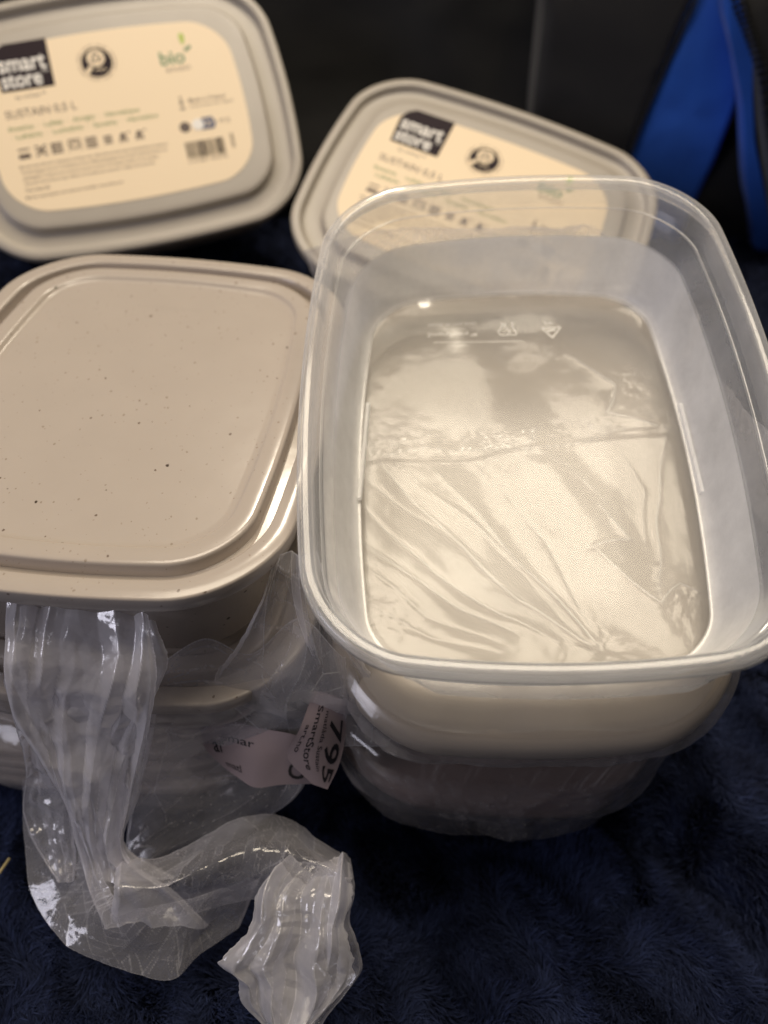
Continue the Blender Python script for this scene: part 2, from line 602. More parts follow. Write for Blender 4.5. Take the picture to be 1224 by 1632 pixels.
# control points of the film sheets and outlines of the pack panels (metres)
SHEETS = {
    'A': [[(-.0942, .1181, .106), (-.0861, .1186, .106), (-.0768, .1192, .106), (-.0675, .1198, .106), (-.0604, .1203, .106)], [(-.0928, .1081, .1), (-.0852, .1085, .1), (-.076, .1091, .1), (-.0652, .1098, .1), (-.057, .1103, .1)], [(-.0928, .1004, .092), (-.0841, .101, .092), (-.0741, .1016, .092), (-.064, .1022, .092), (-.0552, .1027, .092)], [(-.0925, .096, .078), (-.0849, .0965, .078), (-.0761, .097, .078), (-.0657, .0976, .078), (-.058, .098, .078)], [(-.0883, .0924, .061), (-.0833, .0927, .061), (-.0766, .0931, .061), (-.0699, .0935, .061), (-.0628, .0938, .061)], [(-.0856, .0881, .043), (-.0827, .0882, .043), (-.0777, .0885, .043), (-.0725, .0888, .043), (-.0681, .089, .043)], [(-.083, .0801, .027), (-.0805, .0802, .027), (-.0773, .0804, .027), (-.0736, .0805, .027), (-.0708, .0807, .027)], [(-.08, .0729, .02), (-.0768, .0731, .02), (-.0722, .0733, .02), (-.065, .0737, .02), (-.0565, .0741, .02)], [(-.0752, .0659, .013), (-.0717, .0661, .013), (-.0663, .0663, .013), (-.0572, .0668, .013), (-.0454, .0673, .013)]],
    'B': [[(-.0955, .1021, .086), (-.0911, .1024, .086), (-.0864, .1027, .086), (-.0824, .1029, .086)], [(-.0958, .0984, .07), (-.0912, .0986, .07), (-.0863, .0989, .07), (-.083, .0991, .07)], [(-.1, .0966, .045), (-.0957, .0968, .045), (-.0907, .0971, .045), (-.0875, .0973, .045)], [(-.1031, .0907, .03), (-.0974, .091, .03), (-.0925, .0912, .03), (-.0888, .0914, .03)], [(-.0979, .0829, .022), (-.0942, .0831, .022), (-.0905, .0833, .022), (-.0872, .0835, .022)], [(-.0909, .0765, .018), (-.0894, .0766, .018), (-.0879, .0767, .018), (-.0865, .0768, .018)]],
    'C': [[(-.0896, .1069, .024), (-.0827, .0904, .024), (-.0766, .0788, .024), (-.0711, .0721, .024), (-.0642, .0699, .024), (-.0521, .0722, .024), (-.042, .0761, .024), (-.0296, .0785, .024)], [(-.099, .1099, .018), (-.091, .091, .018), (-.0841, .0775, .018), (-.0763, .0696, .018), (-.0656, .0661, .018), (-.053, .0666, .018), (-.0434, .0717, .018), (-.0315, .0762, .018)], [(-.1087, .1129, .012), (-.0995, .0916, .012), (-.0919, .0761, .012), (-.0816, .067, .012), (-.0669, .0622, .012), (-.0539, .061, .012), (-.0449, .0672, .012), (-.0333, .0738, .012)], [(-.118, .115, .008), (-.1076, .0914, .008), (-.0992, .074, .008), (-.0864, .0637, .008), (-.0678, .0577, .008), (-.0544, .0548, .008), (-.0459, .0619, .008), (-.035, .0706, .008)]],
    'D': [[(-.074, .0812, .022), (-.062, .0818, .022), (-.0488, .091, .022), (-.0326, .0983, .022), (-.0207, .0967, .022), (-.0052, .0867, .022)], [(-.0695, .072, .034), (-.0572, .0731, .034), (-.0451, .0796, .034), (-.031, .0853, .034), (-.0194, .084, .034), (-.0045, .0776, .034)], [(-.0698, .0682, .03), (-.0565, .0697, .03), (-.0445, .0742, .03), (-.0316, .079, .03), (-.0194, .0778, .03), (-.0041, .0742, .03)], [(-.0731, .0668, .016), (-.0581, .0689, .016), (-.0458, .0715, .016), (-.0335, .0756, .016), (-.0203, .0745, .016), (-.0039, .0736, .016)]],
    'E': [[(-.0246, .0818, .028), (-.0179, .0821, .028), (-.0106, .0825, .028), (-.0047, .0828, .028)], [(-.0302, .0719, .031), (-.022, .0723, .031), (-.012, .0728, .031), (-.0034, .0733, .031)], [(-.0306, .0655, .028), (-.0223, .0659, .028), (-.0122, .0664, .028), (-.005, .0667, .028)], [(-.0338, .0608, .026), (-.0235, .0613, .026), (-.0123, .0618, .026), (-.0035, .0622, .026)], [(-.039, .0563, .022), (-.0258, .0569, .022), (-.0129, .0575, .022), (-.002, .058, .022)], [(-.0336, .0533, .019), (-.0243, .0537, .019), (-.0118, .0543, .019), (-.0021, .0547, .019)], [(-.0318, .0485, .015), (-.0233, .0489, .015), (-.0123, .0494, .015), (-.0071, .0496, .015)], [(-.0249, .0431, .01), (-.0213, .0433, .01), (-.017, .0435, .01), (-.0136, .0436, .01)], [(-.0222, .0373, .007), (-.0205, .0373, .007), (-.0185, .0374, .007), (-.0164, .0375, .007)]],
    'F': [[(-.0639, .1155, .072), (-.0471, .1172, .088), (-.0346, .1183, .08), (-.0208, .1232, .092), (-.0086, .1188, .08)], [(-.0633, .1121, .066), (-.0492, .1129, .066), (-.0351, .1137, .066), (-.0209, .1146, .066), (-.0075, .1153, .066)], [(-.0648, .1071, .055), (-.0515, .1079, .055), (-.0353, .1088, .055), (-.0208, .1096, .055), (-.0089, .1103, .055)], [(-.0703, .1044, .036), (-.0574, .1051, .036), (-.0423, .1059, .036), (-.0289, .1067, .036), (-.0174, .1073, .036)], [(-.0751, .0982, .02), (-.0625, .0989, .02), (-.0488, .0996, .02), (-.037, .1002, .02), (-.0268, .1008, .02)], [(-.0752, .0855, .01), (-.0719, .0857, .01), (-.069, .0859, .01), (-.0661, .086, .01), (-.0632, .0862, .01)]],
    'G': [[(-.027, .1289, .112), (-.0238, .1292, .112), (-.0206, .1294, .112), (-.0166, .1297, .112)], [(-.0309, .1218, .1), (-.0252, .1221, .1), (-.0187, .1226, .1), (-.0122, .123, .1)], [(-.0375, .1178, .085), (-.0256, .1186, .085), (-.0155, .1192, .085), (-.007, .1197, .085)], [(-.045, .1136, .072), (-.0277, .1146, .072), (-.0102, .1157, .072), (.0004, .1163, .072)], [(-.0388, .1109, .06), (-.0226, .1118, .06), (-.0064, .1128, .06), (.0082, .1136, .06)], [(-.028, .1069, .05), (-.017, .1075, .05), (-.0042, .1082, .05), (.0051, .1087, .05)]],
}
PANELS = {
    'grey': [(0.0625, 0.1758), (0.1436, 0.1793), (0.1402, 0.1635), (0.134, 0.1287), (0.128, 0.0876), (0.1213, 0.0559), (0.1063, 0.0182), (0.0787, 0.0166), (0.0714, 0.1001), (0.0673, 0.1602)],
    'blue': [(0.1446, 0.1784), (0.1558, 0.1788), (0.1675, 0.1524), (0.1779, 0.1384), (0.1831, 0.117), (0.1816, 0.0865), (0.1769, 0.0506), (0.1735, 0.0104), (0.1254, 0.0076), (0.1294, 0.0856), (0.1354, 0.1273), (0.1423, 0.1624)],
    'strip': [(0.148, 0.1805), (0.1628, 0.1811), (0.167, 0.155), (0.1799, 0.1325), (0.193, 0.1014), (0.2156, 0.0633), (0.2363, 0.0283), (0.2521, -0.016), (0.2343, -0.0076), (0.2142, 0.0436), (0.1951, 0.0807), (0.1792, 0.1201), (0.1667, 0.1436), (0.1558, 0.1599)],
    'flap': [(0.1508, 0.1816), (0.199, 0.1837), (0.296, -0.0297), (0.259, -0.032), (0.2315, 0.0307), (0.209, 0.0763), (0.1881, 0.116), (0.176, 0.1426), (0.1641, 0.1615)],
    'zip': [(0.1483, 0.1835), (0.1548, 0.1688), (0.1627, 0.1586), (0.171, 0.1481), (0.1814, 0.1343), (0.1928, 0.1135)],
}
STICK_R = [[(-0.0172, 0.115, 0.069), (-0.013, 0.1147, 0.068), (-0.0085, 0.1141, 0.066)], [(-0.0206, 0.1074, 0.061), (-0.0147, 0.1083, 0.06), (-0.0078, 0.1102, 0.055)], [(-0.0244, 0.1041, 0.05), (-0.0166, 0.1036, 0.05), (-0.0093, 0.1047, 0.046)], [(-0.0169, 0.1001, 0.041), (-0.0147, 0.0999, 0.04), (-0.0125, 0.0997, 0.039)]]
STICK_L = [[(-0.0503, 0.109, 0.055), (-0.0427, 0.1107, 0.057), (-0.0331, 0.1083, 0.058), (-0.0246, 0.1062, 0.06), (-0.0192, 0.106, 0.058)], [(-0.0496, 0.1056, 0.05), (-0.0426, 0.1056, 0.05), (-0.0329, 0.103, 0.051), (-0.0253, 0.1032, 0.051), (-0.0199, 0.103, 0.05)], [(-0.0446, 0.1035, 0.042), (-0.0397, 0.1008, 0.041), (-0.0341, 0.0984, 0.04), (-0.0265, 0.0992, 0.041), (-0.017, 0.1005, 0.04)]]
H = [[(-0.0407, 0.3062, 0.1), (-0.0079, 0.2658, 0.13), (0.0363, 0.2626, 0.135), (0.0748, 0.2748, 0.13), (0.1022, 0.2648, 0.12), (0.1041, 0.2173, 0.12), (0.1054, 0.1821, 0.125), (0.1064, 0.1576, 0.13)], [(-0.0275, 0.2749, 0.09), (-0.0028, 0.2718, 0.11), (0.0402, 0.2766, 0.115), (0.0761, 0.2846, 0.11), (0.0981, 0.263, 0.105), (0.107, 0.2237, 0.1), (0.1098, 0.1852, 0.1), (0.1117, 0.1584, 0.1)]]



# ------------------------------------------------------------------ frames of the boxes (columns x, y, z, location)
def frame(x, y, z, loc):
    x, y, z = Vector(x), Vector(y), Vector(z)
    z.normalize(); y = z.cross(x).normalized(); x = y.cross(z)
    return Matrix(((x.x, y.x, z.x, loc[0]), (x.y, y.y, z.y, loc[1]), (x.z, y.z, z.z, loc[2]), (0, 0, 0, 1)))


F_LEFT = frame((.9985, -.0545, 0), (.0545, .9985, 0), (0, 0, 1), (-.0804, .1889, .1151))
F_UL = frame((.9485, .3032, .0915), (-.2878, .7045, .6488), (.1323, -.6417, .7555), (-.1314, .3818, .1233))
F_UR = frame((.9412, -.2963, -.162), (.3367, .86, .3833), (.0258, -.4154, .9093), (.0355, .3505, .1025))
F_CLEAR = frame((.9957, .0158, .0918), (-.0368, .9721, .2318), (-.0856, -.2342, .9684), (.0385, .1721, .1393))


def smoothstep(a, b, x):
    t = np.clip((x - a) / (b - a), 0, 1)
    return t * t * (3 - 2 * t)


# ------------------------------------------------------------------ blanket
def blanket_z(x, y):
    z = -.0095 + .0022 * np.sin(x * 31 + 1.3 * np.sin(y * 17)) * np.cos(y * 27 + x * 9) + .0012 * np.sin(x * 83 + y * 47) + .0008 * np.sin(y * 131 - x * 71)
    rise = smoothstep(.235, .335, y + .0 * x)
    z = z + .046 * rise
    # a soft fold running to the lower right corner
    t = (x - .085) * .72 - (y - .13) * -.69
    s = (x - .085) * .69 + (y - .13) * -.72
    z = z + (.010 * smoothstep(-.004, .014, t) - .012 * np.exp(-((t + .004) / .010) ** 2)) * smoothstep(-.05, .0, s) * smoothstep(.3, .15, y)
    t2 = (x - .02) * .93 + (y - .05) * .37
    z = z - .006 * np.exp(-((t2 - .012) / .010) ** 2) * smoothstep(.10, .07, y)
    z = z + .028 * smoothstep(.17, .30, y) * smoothstep(-.02, .03, x) * smoothstep(.30, .2, x) * (1 - rise)
    return z


def build_blanket():
    xs = np.concatenate([np.linspace(-.9, -.3, 30)[:-1], np.linspace(-.3, .36, 300), np.linspace(.36, .95, 30)[1:]])
    ys = np.concatenate([np.linspace(-.6, -.06, 24)[:-1], np.linspace(-.06, .48, 260), np.linspace(.48, 1.2, 26)[1:]])
    X, Y = np.meshgrid(xs, ys)
    G = np.stack([X, Y, blanket_z(X, Y)], -1)
    m, nt, out = new_mat("navy_fleece")
    L = nt.links.new
    p = nd(nt, 'ShaderNodeBsdfPrincipled')
    p.inputs['Roughness'].default_value = .9
    p.inputs['Specular IOR Level'].default_value = .15
    at = nd(nt, 'ShaderNodeAttribute', attribute_name='tone')
    mx = nd(nt, 'ShaderNodeMix', data_type='RGBA')
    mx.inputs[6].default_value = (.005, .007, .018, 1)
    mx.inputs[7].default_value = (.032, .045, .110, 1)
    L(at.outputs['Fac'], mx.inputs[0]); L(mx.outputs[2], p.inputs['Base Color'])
    L(p.outputs[0], out.inputs[0])
    me = mesh_of("blanket_ground", G.reshape(-1, 3), grid_faces(len(ys), len(xs)))
    o = link("blanket_ground", me, m)
    tag(o, kind='structure')
    # the pile
    rng = np.random.default_rng(5)
    n = 330000
    x = rng.uniform(-.28, .36, n); y = rng.uniform(-.05, .46, n)
    dist = np.hypot(x, y - 0) 
    keep = rng.random(n) < np.where(y < .22, 1.0, .45)
    cover = ((np.abs(x + .08) < .045) & (np.abs(y - .19) < .06)) | ((np.abs(x - .04) < .045) & (np.abs(y - .19) < .06))
    keep &= ~cover
    # more in the foreground
    x2 = rng.uniform(-.15, .20, 230000); y2 = rng.uniform(.0, .17, 230000)
    x = np.concatenate([x[keep], x2]); y = np.concatenate([y[keep], y2])
    n = len(x)
    z = blanket_z(x, y)
    # lock direction: pile lies in locks that change direction
    cx, cy = warp(x, y, 2, 70., .010)
    ang = 2.2 * np.sin(cx * 42 + 1) + 1.9 * np.cos(cy * 55 + cx * 23) + 1.2 * np.sin((cx - cy) * 140) + rng.normal(0, .45, n)
    lean = .75 + .35 * np.sin(cx * 160 + cy * 90) + rng.normal(0, .18, n)
    ln = rng.uniform(.0045, .0085, n) * (1 + .35 * tri(x * 160, y * 160, 3))
    dx, dy = np.cos(ang), np.sin(ang)
    wd = rng.uniform(.00016, .00030, n)
    wx, wy = -dy * wd, dx * wd
    c1, s1 = np.cos(lean * .55), np.sin(lean * .55)
    c2, s2 = np.cos(lean * 1.35), np.sin(lean * 1.35)
    r = np.stack([x, y, z], 1)
    m1 = r + np.stack([dx * s1, dy * s1, c1], 1) * (ln * .5)[:, None]
    t1 = m1 + np.stack([dx * s2, dy * s2, c2], 1) * (ln * .55)[:, None]
    w = np.stack([wx, wy, wx * 0], 1)
    V = np.stack([r - w, r + w, m1 + w * .9, m1 - w * .9, t1], 1).reshape(-1, 3)
    idx = np.arange(n)[:, None] * 5
    me = bpy.data.meshes.new("fleece_pile")
    me.vertices.add(len(V)); me.vertices.foreach_set("co", V.astype(np.float32).ravel())
    loops = np.concatenate([idx + np.array([[0, 1, 2, 3]]), idx + np.array([[3, 2, 4]])], 1).ravel()
    starts = (np.arange(n)[:, None] * 7 + np.array([[0, 4]])).ravel()
    me.loops.add(len(loops)); me.loops.foreach_set("vertex_index", loops.astype(np.int32))
    me.polygons.add(2 * n)
    me.polygons.foreach_set("loop_start", starts.astype(np.int32))
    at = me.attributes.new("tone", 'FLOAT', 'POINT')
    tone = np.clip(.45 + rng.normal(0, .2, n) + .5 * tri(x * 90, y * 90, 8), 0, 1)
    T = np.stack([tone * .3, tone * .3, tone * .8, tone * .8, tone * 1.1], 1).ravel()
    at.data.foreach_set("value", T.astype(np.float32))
    me.update(); me.validate()
    me.shade_smooth()
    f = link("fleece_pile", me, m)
    tag(f, "navy fleece pile in soft locks covering the blanket under the boxes", "fleece", kind='stuff')


build_blanket()

# ------------------------------------------------------------------ containers
LA, LR, LB = 1.286, .429, .092
LID_PROF = [(.25, -.07), (.030, -.07), (.026, -.092), (.014, -.095), (.004, -.088), (0, -.078), (0, -.012), (.003, -.003), (.010, 0), (.05, .001), (.090, 0), (.096, -.004), (.099, -.016),
            (.102, -.120), (.108, -.130), (.150, -.130), (.157, -.122), (.163, -.010), (.166, .000), (.172, .005), (.185, .006), (.248, .005), (.257, .001), (.264, -.010), (.274, -.015), (.30, -.016)]
# labelled lids: a wide shallow trench inside the lip
LID2_PROF = [(.25, -.06), (.030, -.06), (.026, -.085), (.014, -.088), (.004, -.082), (0, -.070), (0, -.016), (.004, -.004), (.012, 0), (.045, .002), (.060, -.001), (.067, -.008), (.075, -.045),
             (.083, -.054), (.100, -.056), (.196, -.056), (.205, -.052), (.211, -.040), (.216, -.006), (.222, .004), (.232, .008), (.26, .009), (.30, .010)]
# smooth shouldered lid of the wrapped stack
LID3_PROF = [(.25, -.15), (.030, -.15), (.022, -.176), (.008, -.178), (0, -.168), (0, -.110), (.003, -.075), (.010, -.048), (.024, -.026), (.046, -.012), (.08, -.003), (.12, .001), (.20, .003), (.30, .004)]


def lid_mesh(long_x):
    a, b = (LA, 1) if long_x else (1, LA)
    return loft("lid", a, b, LR, LB, LID_PROF, cap_start=True)


BODY_PROF = [(.24, -.69), (.20, -.68), (.17, -.64), (.075, -.17), (.055, -.14), (.035, -.13), (.03, -.115), (.03, -.105), (.035, -.104), (.045, -.106), (.047, -.115),
             (.012 + .047, -.15), (.10, -.20), (.195, -.66), (.225, -.71), (.27, -.725), (.33, -.727)]
# open beige body (rim at z = 0)
OPEN_PROF = [(.26, -.67), (.215, -.655), (.185, -.61), (.10, -.15), (.085, -.125), (.065, -.115), (.055, -.10), (.05, -.01), (.04, 0), (.012, 0), (0, -.012), (-.002, -.05), (0, -.105), (.006, -.11), (.014, -.105),
             (.02, -.06), (.05, -.055), (.07, -.13), (.112, -.19), (.20, -.63), (.23, -.685), (.27, -.70), (.33, -.702)]


def body_mesh(long_x):
    a, b = (LA, 1) if long_x else (1, LA)
    return loft("container_body", a, b, LR, LB, BODY_PROF, cap_start=True)


LID_L, BODY_L = lid_mesh(False), body_mesh(False)
LID_W, BODY_W = loft('lid', LA, 1, LR, LB, LID2_PROF, cap_start=True), body_mesh(True)
LID_C1, BODY_C1 = loft('lid', .955, LA + .10, .47, LB, LID3_PROF, cap_start=True), loft('container_body', .955, LA + .10, .47, LB, BODY_PROF, cap_start=True)
LID_C2, BODY_C2 = loft('lid', .90, LA - .08, .50, LB, LID3_PROF, cap_start=True), loft('container_body', .90, LA - .08, .50, LB, BODY_PROF, cap_start=True)


def lidded(name, mat, lid_me, body_me, label, plastic_mat, group, lidcol=None):
    t = empty(name, mat)
    tag(t, label, 'food container', group)
    b = link('container_body', body_me, [], t)
    l = link('lid', lid_me, [], t)
    if not body_me.materials: body_me.materials.append(plastic_mat)
    if not lid_me.materials: lid_me.materials.append(plastic_mat)
    return t, l


# ---- printed label
def build_label(parent):
    # outline in box units
    la, lb, lr = .969, .655, .185
    c = outline(la, lb, lr + .10, .055)
    V = [((p[0] - .034) * U, p[1] * U, 0) for p in c]
    n = len(V)
    V = V + [(v[0], v[1], .00022) for v in V]
    Fc = [tuple(range(n))[::-1], tuple(range(n, 2 * n))] + [(i, (i + 1) % n, n + (i + 1) % n, n + i) for i in range(n)]
    me = mesh_of("label", V, Fc, False)
    lab = link("label", me, M_LABEL, parent)
    lab.location = (0, 0, .010 * U + .00003)
    z = .00026
    u = U

    def T(s, x0, x1, y, h, mat, bold=0., name='lettering'):
        return text(s, (x0 + x1) / 2 * u, y * u, abs(x1 - x0) * u, h * u, mat, lab, z, bold, name)
    # brand square with the two line logo
    flat('brand_square', [(-.885 * u, .318 * u), (-.470 * u, .318 * u), (-.462 * u, .712 * u), (-.80 * u, .705 * u), (-.86 * u, .66 * u), (-.90 * u, .58 * u)], M_DARK, lab, z)
    zz = z
    t1 = T("smart", -.868, -.500, .530, .120, M_WHITE, .022); t1.location.z = z + .0002
    t2 = T("store", -.868, -.555, .398, .115, M_WHITE, .022); t2.location.z = z + .0002
    t3 = T("TM", -.548, -.500, .448, .030, M_WHITE, .0); t3.location.z = z + .0002
    T("by orthex\u2122", -.79, -.555, .262, .046, M_INK)
    T("SUSTAIN 0,5 L", -.90, -.345, .128, .078, M_INK, .004)
    T("Ilmatiivis  \u00b7  Luftt\u00e4t  \u00b7  Airtight  \u00b7  Herm\u00e9tique", -.90, .13, .012, .052, M_GREEN, .012)
    T("\u00b7 Luftdicht  \u00b7  Luchtdicht  \u00b7  Szczelny  \u00b7  Herm\u00e9tico", -.885, .267, -.058, .052, M_GREEN, .012)
    # round recycled plastic emblem: dark disc, pale lens with three arrows, handle, ring of fine print
    cx, cy = -.109 * u, .452 * u
    flat('emblem_disc', disc(cx, cy, .122 * u, 48), M_DARK, lab, z)
    flat('emblem_lens', disc(cx - .002 * u, cy + .034 * u, .070 * u, 36), M_LABEL, lab, z + .00012)
    flat('emblem_handle', seg((cx - .050 * u, cy - .030 * u), (cx - .100 * u, cy - .085 * u), .034 * u), M_LABEL, lab, z + .00012)
    arr = []
    for k in range(3):
        a = math.pi / 2 + k * 2 * math.pi / 3
        arr += ring_polys(cx - .002 * u, cy + .034 * u, .022 * u, .040 * u, a - .75, a + .45, 6)
        q = a + .45
        arr.append([(cx - .002 * u + r_ * u * math.cos(q + dq), cy + .034 * u + r_ * u * math.sin(q + dq)) for r_, dq in ((.014, 0), (.049, 0), (.033, .45))])
    multi_flat('emblem_arrows', arr, M_INK, lab, z + .00026)
    t = text("100%", cx + .020 * u, cy - .066 * u, .085 * u, .026 * u, M_LABEL, lab, z + .0003)
    dots = []
    for k in range(46):
        a = 2 * math.pi * k / 46
        if k % 6 == 5: continue
        dots.append(seg((cx + .138 * u * math.cos(a), cy + .138 * u * math.sin(a)), (cx + .152 * u * math.cos(a), cy + .152 * u * math.sin(a)), .008 * u))
    multi_flat('emblem_ring_print', dots, M_INK2, lab, z)
    # bio mark
    T("bio", .388, .590, .400, .118, M_BIO, .02)
    T("BASED", .420, .618, .300, .036, M_INK2)
    lf = []
    for k in range(17):
        a = k / 16 * 2 * math.pi
        rr_ = .050 * (abs(math.sin(a / 2)) ** .8)
        lf.append(((.600 + rr_ * 1.0 * math.sin(a) * .55) * u, (.490 + .052 * (1 - math.cos(a))) * u))
    flat('leaf_mark', lf[:-1], M_LEAF, lab, z)
    flat('stem_mark', seg((.600 * u, .440 * u), (.655 * u, .475 * u), .026 * u), M_BIO, lab, z + .00001)
    # row of use symbols
    sy = -.188
    for k, sx in enumerate((-.825, -.692, -.560, -.430, -.298, -.165, -.045, .085)):
        P = []
        h = .045
        x0, y0 = sx, sy
        if k == 0: P = [rect((x0 - h) * u, (y0 - h) * u, (x0 + h) * u, (y0 - .008) * u), seg(((x0 - h) * u, (y0 + .03) * u), ((x0 + h) * u, (y0 + .03) * u), .012 * u)]
        elif k == 1:
            for q in range(3):
                a = q * math.pi / 3
                P.append(seg(((x0 - h * math.cos(a)) * u, (y0 - h * math.sin(a)) * u), ((x0 + h * math.cos(a)) * u, (y0 + h * math.sin(a)) * u), .012 * u))
            for sx_, sy_ in ((-1, -1), (1, -1), (1, 1), (-1, 1)): P.append(rect((x0 + sx_ * .037 - .008) * u, (y0 + sy_ * .037 - .008) * u, (x0 + sx_ * .037 + .008) * u, (y0 + sy_ * .037 + .008) * u))
        elif k in (2, 4):
            for q in range(4): P.append(seg(((x0 - h) * u, (y0 - .036 + q * .024) * u), ((x0 + h * (1 if k == 4 else .8)) * u, (y0 - .036 + q * .024) * u), .013 * u))
            if k == 2: P.append(seg(((x0 - h) * u, (y0 - h) * u), ((x0 - h) * u, (y0 + h) * u), .012 * u))
        elif k == 3: P = ring_polys(x0 * u, y0 * u, .024 * u, .034 * u, n=14) + [seg(((x0 - h) * u, (y0 - h) * u), ((x0 - h) * u, (y0 + h) * u), .008 * u), seg(((x0 - h) * u, (y0 + h) * u), ((x0 + h) * u, (y0 + h) * u), .008 * u), seg(((x0 + h) * u, (y0 - h) * u), ((x0 + h) * u, (y0 + h) * u), .008 * u)]
        elif k == 5: P = [seg(((x0 - .032) * u, (y0 + q) * u), ((x0 + .032) * u, (y0 + q) * u), .014 * u) for q in (-.025, 0, .025)]
        else:
            P = [disc(x0 * u, (y0 + .016) * u, .020 * u, 14)] + [seg(((x0 + q) * u, (y0 - .04) * u), ((x0 + q * .5) * u, (y0 + .01) * u), .014 * u) for q in (-.028, .0, .028)] + [seg(((x0 + .03) * u, (y0 + .030) * u), ((x0 + .06) * u, (y0 + .036) * u), .008 * u)]
        multi_flat('use_symbol', P, M_INK, lab, z)
    # small print
    lines = ["Microwave safe without lid.  Dishwasher and freezer safe.  K\u00e4yt\u00e4 mikrossa ilman kantta. Kest\u00e4\u00e4 pakkasta ja konepesun.",
             "T\u00e5l mikrov\u00e5gsugn utan lock. T\u00e5l diskmaskin och frys. Mikrowellengeeignet ohne Deckel. Sp\u00fclmaschinenfest und",
             "gefriergeeignet. Convient au micro-ondes sans couvercle. Lavable au lave-vaisselle. Geschikt voor de vaatwasser.",
             "Apto para microondas sin tapa. Adatto al microonde senza coperchio. Nadaje si\u0119 do zmywarki."]
    for k, s in enumerate(lines):
        T(s, -.885 + .003 * k, (.29, .27, .20, .16)[k], -.302 - .045 * k, .034, M_INK2, .01)
    T("Food contact safe.", -.880, -.690, -.486, .034, M_INK2, .01)
    T("Material: polypropylene, bio-based and recyclable. www.orthex.com", -.893, -.128, -.550, .034, M_INK2, .01)
    T("Made in Finland", .535, .835, .022, .040, M_INK2, .01)
    T("Orthex Sweden AB, Tingsryd", .535, .890, -.030, .032, M_INK2, .01)
    multi_flat('cup_fork_mark', [disc(.475 * u, .012 * u, .016 * u, 10), seg((.455 * u, -.035 * u), (.495 * u, -.035 * u), .016 * u), seg((.475 * u, .07 * u), (.475 * u, .035 * u), .012 * u)], M_INK, lab, z)
    flat('round_mark', disc(.458 * u, -.190 * u, .044 * u, 24), M_INK, lab, z)
    flat('white_round_mark', disc(.566 * u, -.185 * u, .048 * u, 28), M_WHITE, lab, z + .00012)
    flat('blue_mark', [(.59 * u, -.235 * u), (.690 * u, -.235 * u), (.715 * u, -.19 * u), (.690 * u, -.135 * u), (.60 * u, -.135 * u)], M_BLUE, lab, z)
    t = text("21", .652 * u, -.186 * u, .06 * u, .05 * u, M_LABEL, lab, z + .0003)
    T("PP 05", .745, .83, -.185, .040, M_INK2)
    # bar code
    rng = random.Random(9)
    x = .425
    bars = []
    while x < .740:
        w = rng.choice((.004, .004, .008, .012))
        if .54 < x < .60: w *= 1.4
        bars.append(rect(x * u, -.455 * u, (x + w) * u, -.318 * u))
        x += w + rng.choice((.004, .006, .008))
    bars += [rect(.80 * u, -.42 * u, .806 * u, -.30 * u), rect(.815 * u, -.42 * u, .822 * u, -.30 * u)]
    multi_flat('bar_code', bars, M_DARK, lab, z)
    T("6 416801 024378", .42, .74, -.480, .026, M_INK2, .01)
    return lab


GR = "beige lidded food containers"
top_left, _ = lidded("food_container", F_LEFT, LID_L, BODY_L, "speckled beige lidded container on top of the left stack, without a paper label", M_BEIGE, GR)
lid_obj = _
# faint raised mark on the blank lid
text("SmartStore by Orthex", 0, .0462, .0220, .0017, M_BEIGE, lid_obj, -.016 * U + .00003, .0)

ul, ul_lid = lidded("food_container", F_UL, LID_W, BODY_W, "beige container tipped up against the pack, its cream paper label in full view", M_BEIGE2, GR)
lab1 = build_label(ul)
ur, _ = lidded("food_container", F_UR, LID_W, BODY_W, "beige container whose cream paper label is half covered by the clear box", M_BEIGE2, GR)


def copy_tree(o, parent):
    c = o.copy()
    COL.objects.link(c)
    c.parent = parent
    for ch in list(o.children): copy_tree(ch, c)
    return c


copy_tree(lab1, ur)

# the second container of the left stack, one storey lower
M2 = Matrix.Translation((.002, -.0035, -.0436)) @ F_LEFT @ Matrix.Rotation(math.radians(1.2), 4, 'Z')
low_left, _ = lidded("food_container", M2, LID_L, BODY_L, "beige lidded container of the left stack, seen through film under the blank speckled one", M_BEIGE, GR)
# loose lids below it
for k in range(4):
    o = link("storage_lid", LID_L, [])
    o.matrix_world = Matrix.Translation((-.0004 * k - .012, .001 * (k % 2), .0072 * k + .0085 - .1151)) @ F_LEFT @ Matrix.Rotation(math.radians((3, 4.5, 3.6, 5)[k]), 4, 'Z')
    tag(o, ("beige loose lid lying on the fleece at the foot of the left stack", "beige loose lid second from the bottom of the left stack",
            "beige loose lid third from the bottom of the left stack", "beige loose lid just under the lower container of the left stack")[k], "lid", "loose lids under the left stack")

# ---- right stack: two lidded containers, the upper one tipped towards the viewer, both in tight film
F_C1 = F_CLEAR @ Matrix.Translation((-.01 * U, -.05 * U, -.815 * U))
F_C2 = Matrix.Translation((.041, .176, .032)) @ Matrix.Rotation(math.radians(-1.5), 4, 'Z')
lidded("food_container", F_C1, LID_C1, BODY_C1, "upper film-wrapped container in shade-darkened beige, right under the clear box", M_BEIGE_SHADE, GR)
lidded("food_container", F_C2, LID_C2, BODY_C2, "container in shade-darkened brown at the foot of the right stack, on the fleece", M_BROWN_SHADE, GR)

